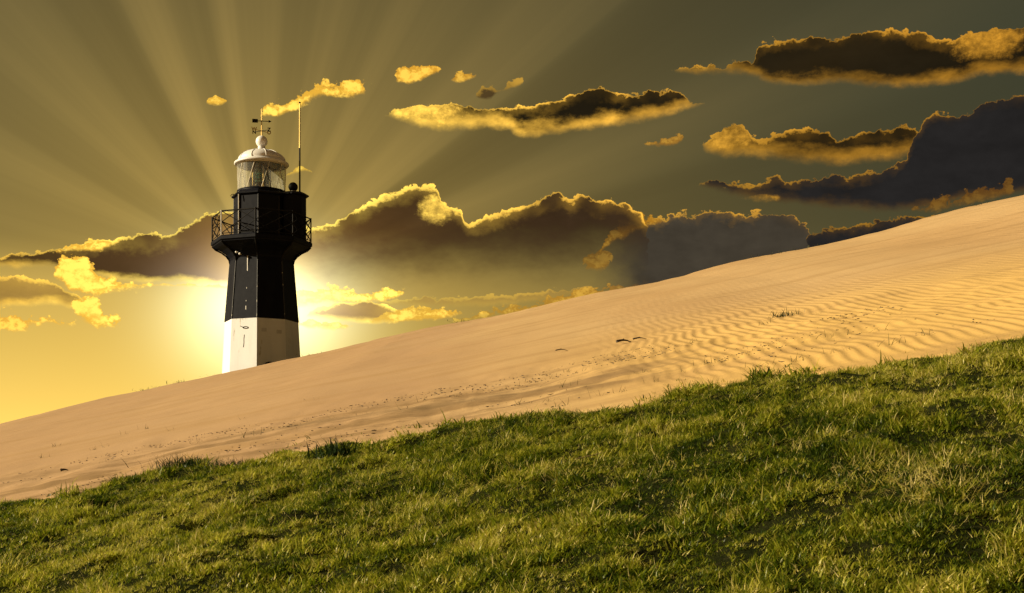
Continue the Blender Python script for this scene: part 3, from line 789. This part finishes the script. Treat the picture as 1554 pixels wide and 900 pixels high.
# arched doorway, only its head shows above the sand
c_, tdir, nrm = on_face(0, .42, 5.93, 0)
arc = [c_ + tdir * (.26 * math.cos(t)) + Vector((0, 0, .55 + .26 * math.sin(t))) for t in np.linspace(0, math.pi, 13)]
arc = [c_ + tdir * .26 + Vector((0, 0, -1.6))] + arc + [c_ - tdir * .26 + Vector((0, 0, -1.6))]
MB().rings([[p - nrm * .15 for p in arc], [p + nrm * .05 for p in arc]]).build('door', M['iron'], white)

# ------------------------------------------------------------------ grass
def blade_mesh(mb, base, L, w, lean_dir, lean, curl, seg=3):
    bx, by, bz = base
    sdx, sdy = -math.sin(lean_dir), math.cos(lean_dir)
    ld = (math.cos(lean_dir), math.sin(lean_dir))
    twist = random.uniform(-.6, .6)
    ca, sa = math.cos(twist), math.sin(twist)
    wx, wy = sdx * ca - sdy * sa, sdx * sa + sdy * ca
    rows = []; ang = lean; p = [bx, by, bz]
    for k in range(seg + 1):
        f = k / seg
        ww = w * (1 - f ** 1.6) * .5
        rows.append(((p[0] - wx * ww, p[1] - wy * ww, p[2]), (p[0] + wx * ww, p[1] + wy * ww, p[2])))
        st = L / seg
        p = [p[0] + ld[0] * math.sin(ang) * st, p[1] + ld[1] * math.sin(ang) * st, p[2] + math.cos(ang) * st]
        ang += curl / seg
    vs = [a for r_ in rows[:-1] for a in r_] + [rows[-1][0]]
    fs = [(2 * k, 2 * k + 1, 2 * k + 3, 2 * k + 2) for k in range(seg - 1)] + [(2 * seg - 2, 2 * seg - 1, 2 * seg)]
    mb.add(vs, fs, True)

def grass_mat(name, attr=True, cols=None, trans=.38):
    m, n, b = new_mat(name)
    cols = cols or [(0.0, (.014, .032, .003)), (.25, (.065, .100, .006)), (.50, (.215, .235, .016)), (.76, (.46, .42, .060)), (1.0, (.70, .58, .24))]
    rp = n.nodes.new('ShaderNodeValToRGB')
    while len(rp.color_ramp.elements) < len(cols): rp.color_ramp.elements.new(.5)
    for e_, (p_, c_) in zip(rp.color_ramp.elements, cols): e_.position = p_; e_.color = (*c_, 1)
    if attr:
        at = n.nodes.new('ShaderNodeAttribute'); at.attribute_type = 'INSTANCER'; at.attribute_name = 'tint'
        isl = n.nodes.new('ShaderNodeNewGeometry').outputs['Random Per Island']
        t = X(at.outputs['Fac']) + (X(isl) - .5) * .55
    else:
        isl = n.nodes.new('ShaderNodeNewGeometry').outputs['Random Per Island']
        t = X(isl)
    n.links.new(t.s, rp.inputs[0])
    n.links.new(rp.outputs[0], b.inputs['Base Color'])
    b.inputs['Roughness'].default_value = .42
    b.inputs['Specular IOR Level'].default_value = .28
    tl = n.nodes.new('ShaderNodeBsdfTranslucent')
    n.links.new(xcol('MULTIPLY', rp.outputs[0], (1.35, 1.45, .8)), tl.inputs[0])
    mx = n.nodes.new('ShaderNodeMixShader'); mx.inputs[0].default_value = trans
    n.links.new(b.outputs[0], mx.inputs[1]); n.links.new(tl.outputs[0], mx.inputs[2])
    n.links.new(mx.outputs[0], n.nodes['Material Output'].inputs[0])
    return m
M['grass'] = grass_mat('turf_grass')
M['dry'] = grass_mat('dry_marram', False, [(0.0, (.030, .040, .012)), (.5, (.09, .085, .030)), (1.0, (.26, .19, .08))], .25)
M['darkleaf'] = grass_mat('dark_leaf', False, [(0.0, (.010, .020, .006)), (.6, (.020, .038, .010)), (1.0, (.045, .060, .016))], .2)
M['straw'] = grass_mat('straw', False, [(0.0, (.34, .26, .11)), (1.0, (.55, .44, .22))], .2)

tufts = bpy.data.collections.new('grass_tuft_models')       # not linked to the scene: only feeds the instancer
def tuft(nb, rad_, lmin, lmax, w, lean, curl, seg=3):
    mb = MB()
    for _ in range(nb):
        a, r_ = random.uniform(0, 6.283), rad_ * math.sqrt(random.random())
        blade_mesh(mb, (r_ * math.cos(a), r_ * math.sin(a), -.01), random.uniform(lmin, lmax), w * random.uniform(.7, 1.3),
                   random.uniform(0, 6.283), abs(random.gauss(lean, .25)), random.gauss(curl, .4), seg)
    me = mb.mesh('tuft'); me.materials.append(M['grass'])
    o = bpy.data.objects.new('tuft_%02d' % len(tufts.objects), me); tufts.objects.link(o)
for _ in range(5): tuft(11, .045, .035, .085, .0085, .65, 1.0)
for _ in range(2): tuft(9, .045, .055, .115, .0080, .55, 1.1)     # longer
for _ in range(2): tuft(8, .060, .06, .13, .0068, 1.25, .25)         # lying straw
for _ in range(2): tuft(8, .040, .03, .060, .014, .85, .6)           # broad leaves

def gpoints():
    P = []
    N = 190000
    x = rng.uniform(-9.5, 7.5, N * 2); y = rng.uniform(3.2, 18.2, N * 2)
    yb = np.interp(x, BX, BY)
    ok = (np.abs(x) < .36 * y + 2.6)
    x, y, yb = x[ok], y[ok], yb[ok]
    edge = yb - y + 1.5 * (fbm(x / .35, y / .8, 71, 3) - .5)
    keep = rng.random(len(x)) < np.clip((edge + .30) / 1.0, 0, 1) ** 1.5 + np.where((edge > -.9) & (edge < 0), .012, 0)
    bare = fbm(x / .7, y / .9, 81, 3)
    keep &= (rng.random(len(x)) > sstep(bare, .66, .80) * .6)
    keep &= (rng.random(len(x)) > .34 * (1 - sstep(fbm(x / .20, y / .26, 145, 2), .30, .55)))
    keep &= rng.random(len(x)) < np.clip(1.15 - y / 30, .3, 1)
    x, y, edge = x[keep], y[keep], edge[keep]
    z = turf_z(x, y)
    patch = fbm(x / 1.5, y / 2.2, 91, 4); small = fbm(x / .22, y / .3, 101, 3)
    tint = np.clip(.06 + .72 * patch + .9 * (small - .5) + rng.normal(0, .07, len(x)), 0, .74)
    kind = rng.integers(0, 5, len(x))
    long_ = fbm(x / .5, y / .7, 111, 3)
    k2 = (rng.random(len(x)) < sstep(long_, .52, .68) * .7); kind[k2] = rng.integers(5, 7, k2.sum())
    strawn = fbm(x / .6, y / .7, 121, 3)
    spot = np.exp(-(((x - 1.98) / .28) ** 2 + ((y - 7.1) / .6) ** 2)) * 1.5 + np.exp(-(((x - .55) / .5) ** 2 + ((y - 9.6) / .7) ** 2)) * .4
    k3 = rng.random(len(x)) < (.035 + .30 * sstep(strawn, .58, .72) + .55 * spot); kind[k3] = rng.integers(7, 9, k3.sum())
    tint[k3] = rng.uniform(.66, 1.0, k3.sum())
    leafn = fbm(x / .8, y / 1.0, 131, 3)
    k4 = (rng.random(len(x)) < .05 + .35 * sstep(leafn, .56, .7)) & ~k3; kind[k4] = rng.integers(9, 11, k4.sum())
    loose = rng.random(len(x)) < .08; tint[loose] = rng.uniform(.6, .95, loose.sum())
    sc = (.30 + .35 * fbm(x / .9, y / 1.1, 141, 3) + .62 * sstep(fbm(x / .20, y / .26, 145, 2), .35, .75)) * rng.uniform(.8, 1.2, len(x)) * np.where(edge < .7, .75 + 1.25 * sstep(fbm(x / .18, y / .5, 151, 2), .48, .8), 1.0)
    rot = np.stack([rng.normal(0, .12, len(x)), rng.normal(.08, .12, len(x)), rng.uniform(0, 6.283, len(x))], -1)
    # short undergrowth that closes the sward
    m_ = 110000
    ux = rng.uniform(-9.5, 7.5, m_); uy = rng.uniform(3.2, 17.0, m_)
    ok = (np.abs(ux) < .36 * uy + 2.6) & (np.interp(ux, BX, BY) - uy + .9 * (fbm(ux / .35, uy / .8, 71, 3) - .5) > .25)
    ux, uy = ux[ok], uy[ok]; k_ = len(ux)
    up = fbm(ux / 1.5, uy / 2.2, 91, 4)
    P1 = np.stack([x, y, z], -1); P2 = np.stack([ux, uy, turf_z(ux, uy)], -1)
    r2 = np.stack([rng.normal(0, .25, k_), rng.normal(0, .25, k_), rng.uniform(0, 6.283, k_)], -1)
    t2 = np.clip(-.02 + .5 * up + rng.normal(0, .1, k_), 0, .6)
    return np.concatenate([P1, P2]), np.concatenate([tint, t2]), np.concatenate([kind, rng.integers(0, 5, k_)]), np.concatenate([sc, rng.uniform(.28, .48, k_)]), np.concatenate([rot, r2])
gp, gt, gk, gs, gr = gpoints()
me = bpy.data.meshes.new('grass')
me.vertices.add(len(gp)); me.vertices.foreach_set('co', gp.astype(np.float32).ravel())
for nm, ty, arr in (('tint', 'FLOAT', gt), ('kind_index', 'INT', gk), ('size', 'FLOAT', gs)):
    a = me.attributes.new(nm, ty, 'POINT'); a.data.foreach_set('value', np.asarray(arr, np.int32 if ty == 'INT' else np.float32))
a = me.attributes.new('turn', 'FLOAT_VECTOR', 'POINT'); a.data.foreach_set('vector', gr.astype(np.float32).ravel())
grass = bpy.data.objects.new('grass', me); col.objects.link(grass)
tag(grass, 'short green turf grass with dry blades covering the bank in front', 'grass', None, 'stuff')
ng = bpy.data.node_groups.new('scatter_grass', 'GeometryNodeTree')
ng.interface.new_socket('Geometry', in_out='INPUT', socket_type='NodeSocketGeometry')
ng.interface.new_socket('Geometry', in_out='OUTPUT', socket_type='NodeSocketGeometry')
N_ = ng.nodes.new
gi, go = N_('NodeGroupInput'), N_('NodeGroupOutput')
ip = N_('GeometryNodeInstanceOnPoints'); ci = N_('GeometryNodeCollectionInfo')
ci.inputs[0].default_value = tufts; ci.inputs['Separate Children'].default_value = True; ci.inputs['Reset Children'].default_value = True
def nattr(nm, ty):
    k = N_('GeometryNodeInputNamedAttribute'); k.data_type = ty; k.inputs[0].default_value = nm; return k.outputs[0]
e2r = N_('FunctionNodeEulerToRotation')
lk = ng.links.new
lk(gi.outputs[0], ip.inputs['Points']); lk(ci.outputs[0], ip.inputs['Instance']); ip.inputs['Pick Instance'].default_value = True
lk(nattr('kind_index', 'INT'), ip.inputs['Instance Index'])
lk(nattr('turn', 'FLOAT_VECTOR'), e2r.inputs[0]); lk(e2r.outputs[0], ip.inputs['Rotation'])
lk(nattr('size', 'FLOAT'), ip.inputs['Scale']); lk(ip.outputs[0], go.inputs[0])
grass.modifiers.new('scatter', 'NODES').node_group = ng

# ------------------------------------------------------------------ plants and litter on the sand
def wisp(nb, spread, lmin, lmax, w, lean, mat, seg=3):
    mb = MB()
    for _ in range(nb):
        bx, by = random.gauss(0, spread), random.gauss(0, spread * 1.3)
        blade_mesh(mb, (bx, by, -.02), random.uniform(lmin, lmax), w, random.uniform(0, 6.283), abs(random.gauss(lean, .25)), random.gauss(.6, .4), seg)
    ce = len(mb.v); mb.v.append((0, 0, -.09))
    step = 2 * seg + 1
    for k in range(nb): mb.f.append((k * step, k * step + 1, ce)); mb.sm.append(True)      # blades grow from one root
    me = mb.mesh('tuft'); me.materials.append(mat); return me
def place(name, me, x, y, s, label, cat, group=None, dz=0.0, zf=dune_z):
    o = bpy.data.objects.new(name, me); col.objects.link(o)
    o.location = (x, y, float(zf(np.array([x]), np.array([y]))[0]) + dz)
    o.rotation_euler = (0, 0, random.uniform(0, 6.283)); o.scale = (s, s, s)
    return tag(o, label, cat, group)
SAND_WISPS = [(2.15, 19.99), (1.98, 19.49), (2.55, 19.82), (2.29, 16.18), (1.55, 16.97), (1.53, 15.17), (0.89, 18.92), (1.86, 15.86), (2.9, 14.25), (3.17, 14.42), (3.72, 14.15), (4.12, 14.45), (3.54, 16.35), (4.04, 16.03), (3.57, 14.24), (4.31, 20.63), (3.63, 20.59), (2.19, 16.16), (3.35, 14.35), (2.57, 14.57), (1.11, 14.97), (0.88, 15.11)]
SCOUR_WISPS = [(0.09, 19.15), (0.43, 19.12), (-0.66, 18.91), (-1.18, 19.2), (0.74, 19.49), (0.43, 15.75), (-3.17, 23.51), (-2.36, 19.08), (0.19, 16.29), (0.72, 17.47), (0.54, 14.83), (-6.19, 24.7), (-5.47, 23.22), (-6.32, 22.63), (-6.49, 22.6), (-6.55, 24.49), (-7.85, 24.99), (-7.49, 22.96), (-5.4, 19.32), (-4.18, 22.56), (-3.28, 19.3), (-3.29, 18.56), (-4.25, 19.67), (-2.69, 19.28), (-1.84, 18.67), (-1.35, 18.38), (-0.5, 17.87), (-0.1, 18.87)]
CREST_TUFTS = [-12.63, -12.43, -12.24, -11.5, -11.34, -7.09, -6.71, 8.2, 8.54, 8.83, 9.22, 9.67, 10.12, 10.57, 15.79, 16.06, 5.04, -1.74, -10.32]
wisps = [wisp(random.randint(5, 11), .07, .06, .15, .006, .7, M['dry']) for _ in range(6)]
for i_, (x_, y_) in enumerate(SAND_WISPS):
    place('grass_wisp', wisps[i_ % 6], x_, y_, random.uniform(.7, 1.25), 'thin dry wisp of grass on the rippled sand right of the lighthouse', 'grass tuft', 'wisps on the rippled sand')
for i_, (x_, y_) in enumerate(SCOUR_WISPS):
    place('grass_wisp', wisps[i_ % 6], x_, y_, random.uniform(.6, 1.15), 'thin dry wisp of grass on the scoured sand just above the turf', 'grass tuft', 'wisps on the scoured sand')
crest_models = [wisp(16, .16, .05, .13, .012, .9, M['darkleaf']) for _ in range(3)]
for i_, x_ in enumerate(CREST_TUFTS):
    place('crest_tuft', crest_models[i_ % 3], x_, 49.75 + random.uniform(-.1, .2), random.uniform(.8, 1.5), 'tiny dark tuft of grass on the skyline of the dune', 'grass tuft', 'tufts along the dune crest')
place('dense_tuft', wisp(110, .085, .05, .12, .008, .7, M['darkleaf']), 4.08, 21.5, 1.25, 'dense dark green tuft alone at the end of a low sand hump', 'grass tuft')
place('spiky_plant', wisp(110, .095, .16, .30, .022, .60, M['darkleaf'], 4), -1.70, 14.05, .95, 'dark spiky plant with stiff broad leaves at the turf edge', 'plant', None, .03, turf_z)
place('low_clump', wisp(300, .20, .10, .18, .009, .7, M['darkleaf']), -2.90, 15.2, .8, 'low dark mat of long grass on the turf edge between bushy clump and spiky plant', 'plant', None, .02, turf_z)
place('bushy_clump', wisp(420, .15, .14, .26, .009, .6, M['darkleaf']), -3.55, 15.75, .85, 'dark bushy clump of grass standing up at the turf edge, below the lighthouse', 'plant', None, .03, turf_z)

# driftwood
def twig(name, x_, y_, L, r_, yaw, label, group=None):
    mb = MB(); pts = []
    for k in range(7):
        t = k / 6
        pts.append(Vector(((t - .5) * L, random.uniform(-.02, .02) * L * 4 * t, .02 + .10 * L * math.sin(t * 3.1))))
    for k in range(6): mb.tube(pts[k], pts[k + 1], r_ * (1 - k / 8), r_ * (1 - (k + 1) / 8), 6)
    mb.tube(pts[2], pts[2] + Vector((.18 * L, .12 * L, .10 * L)), r_ * .6, r_ * .2, 6)
    me = mb.mesh('twig'); me.materials.append(M['wood'])
    o = place(name, me, x_, y_, 1, label, 'driftwood', group); o.rotation_euler = (0, 0, yaw)
M['wood'] = paint('weathered_wood', (.040, .028, .018), (.075, .055, .035), .85)
twig('driftwood', 1.75, 22.51, .30, .022, .5, 'curved dark piece of driftwood half buried in the open sand')
twig('driftwood', 1.99, 22.55, .22, .014, .1, 'short thin dark twig lying just right of the curved driftwood')
twig('driftwood', 0.81, 23.41, .26, .010, .6, 'straight thin dark stick lying left of the curved driftwood')
twig('driftwood', -6.06, 19.63, .10, .020, .2, 'small dark stub of wood on the sand at far left')

# one long pale stalk on the turf
mb = MB(); L = .24
pts = [Vector(((t - .5) * L, .01 * math.sin(t * 5), .005 + .03 * t)) for t in np.linspace(0, 1, 7)]
for k in range(6): mb.tube(pts[k], pts[k + 1], .0035 - .0003 * k, n=6)
for k in (2, 4): mb.tube(pts[k] - Vector((.003, 0, 0)), pts[k] + Vector((.003, 0, 0)), .0048, n=6)
me = mb.mesh('stalk'); me.materials.append(M['straw'])
o = place('dry_stalk', me, .52, 9.5, 1, 'long pale straw stalk lying across the green turf', 'stalk', None, .09, turf_z)
o.rotation_euler = (0, -.1, .5)

# flecks of wrack and shell on the scoured sand
v, f = [], []
nf = 4500
fx = rng.uniform(-7, 5, nf); fy = rng.uniform(14.5, 21, nf)
sc_ = fbm(fx / 1.6, fy / .8 + fx * .1, 201, 4)
ok = (rng.random(nf) < sstep(sc_, .47, .64)) & (fy > np.interp(fx, BX, BY) + .1)
fx, fy = fx[ok], fy[ok]; fz = dune_z(fx, fy)
mb = MB()
for x_, y_, z_ in zip(fx, fy, fz):
    s_ = random.uniform(.004, .013); a_ = random.uniform(0, 3.14)
    u_ = Vector((math.cos(a_), math.sin(a_), random.uniform(-.2, .3))) * s_ * random.uniform(1, 4.0); w_ = Vector((-math.sin(a_), math.cos(a_), 0)) * s_ * .6
    mb.box((x_, y_, z_ + .004), u_, w_, (0, 0, s_ * .6))
fl = mb.build('wrack_flecks', M['wood'])
tag(fl, 'scattered dark flecks of wrack on the scoured sand', 'debris', None, 'stuff')
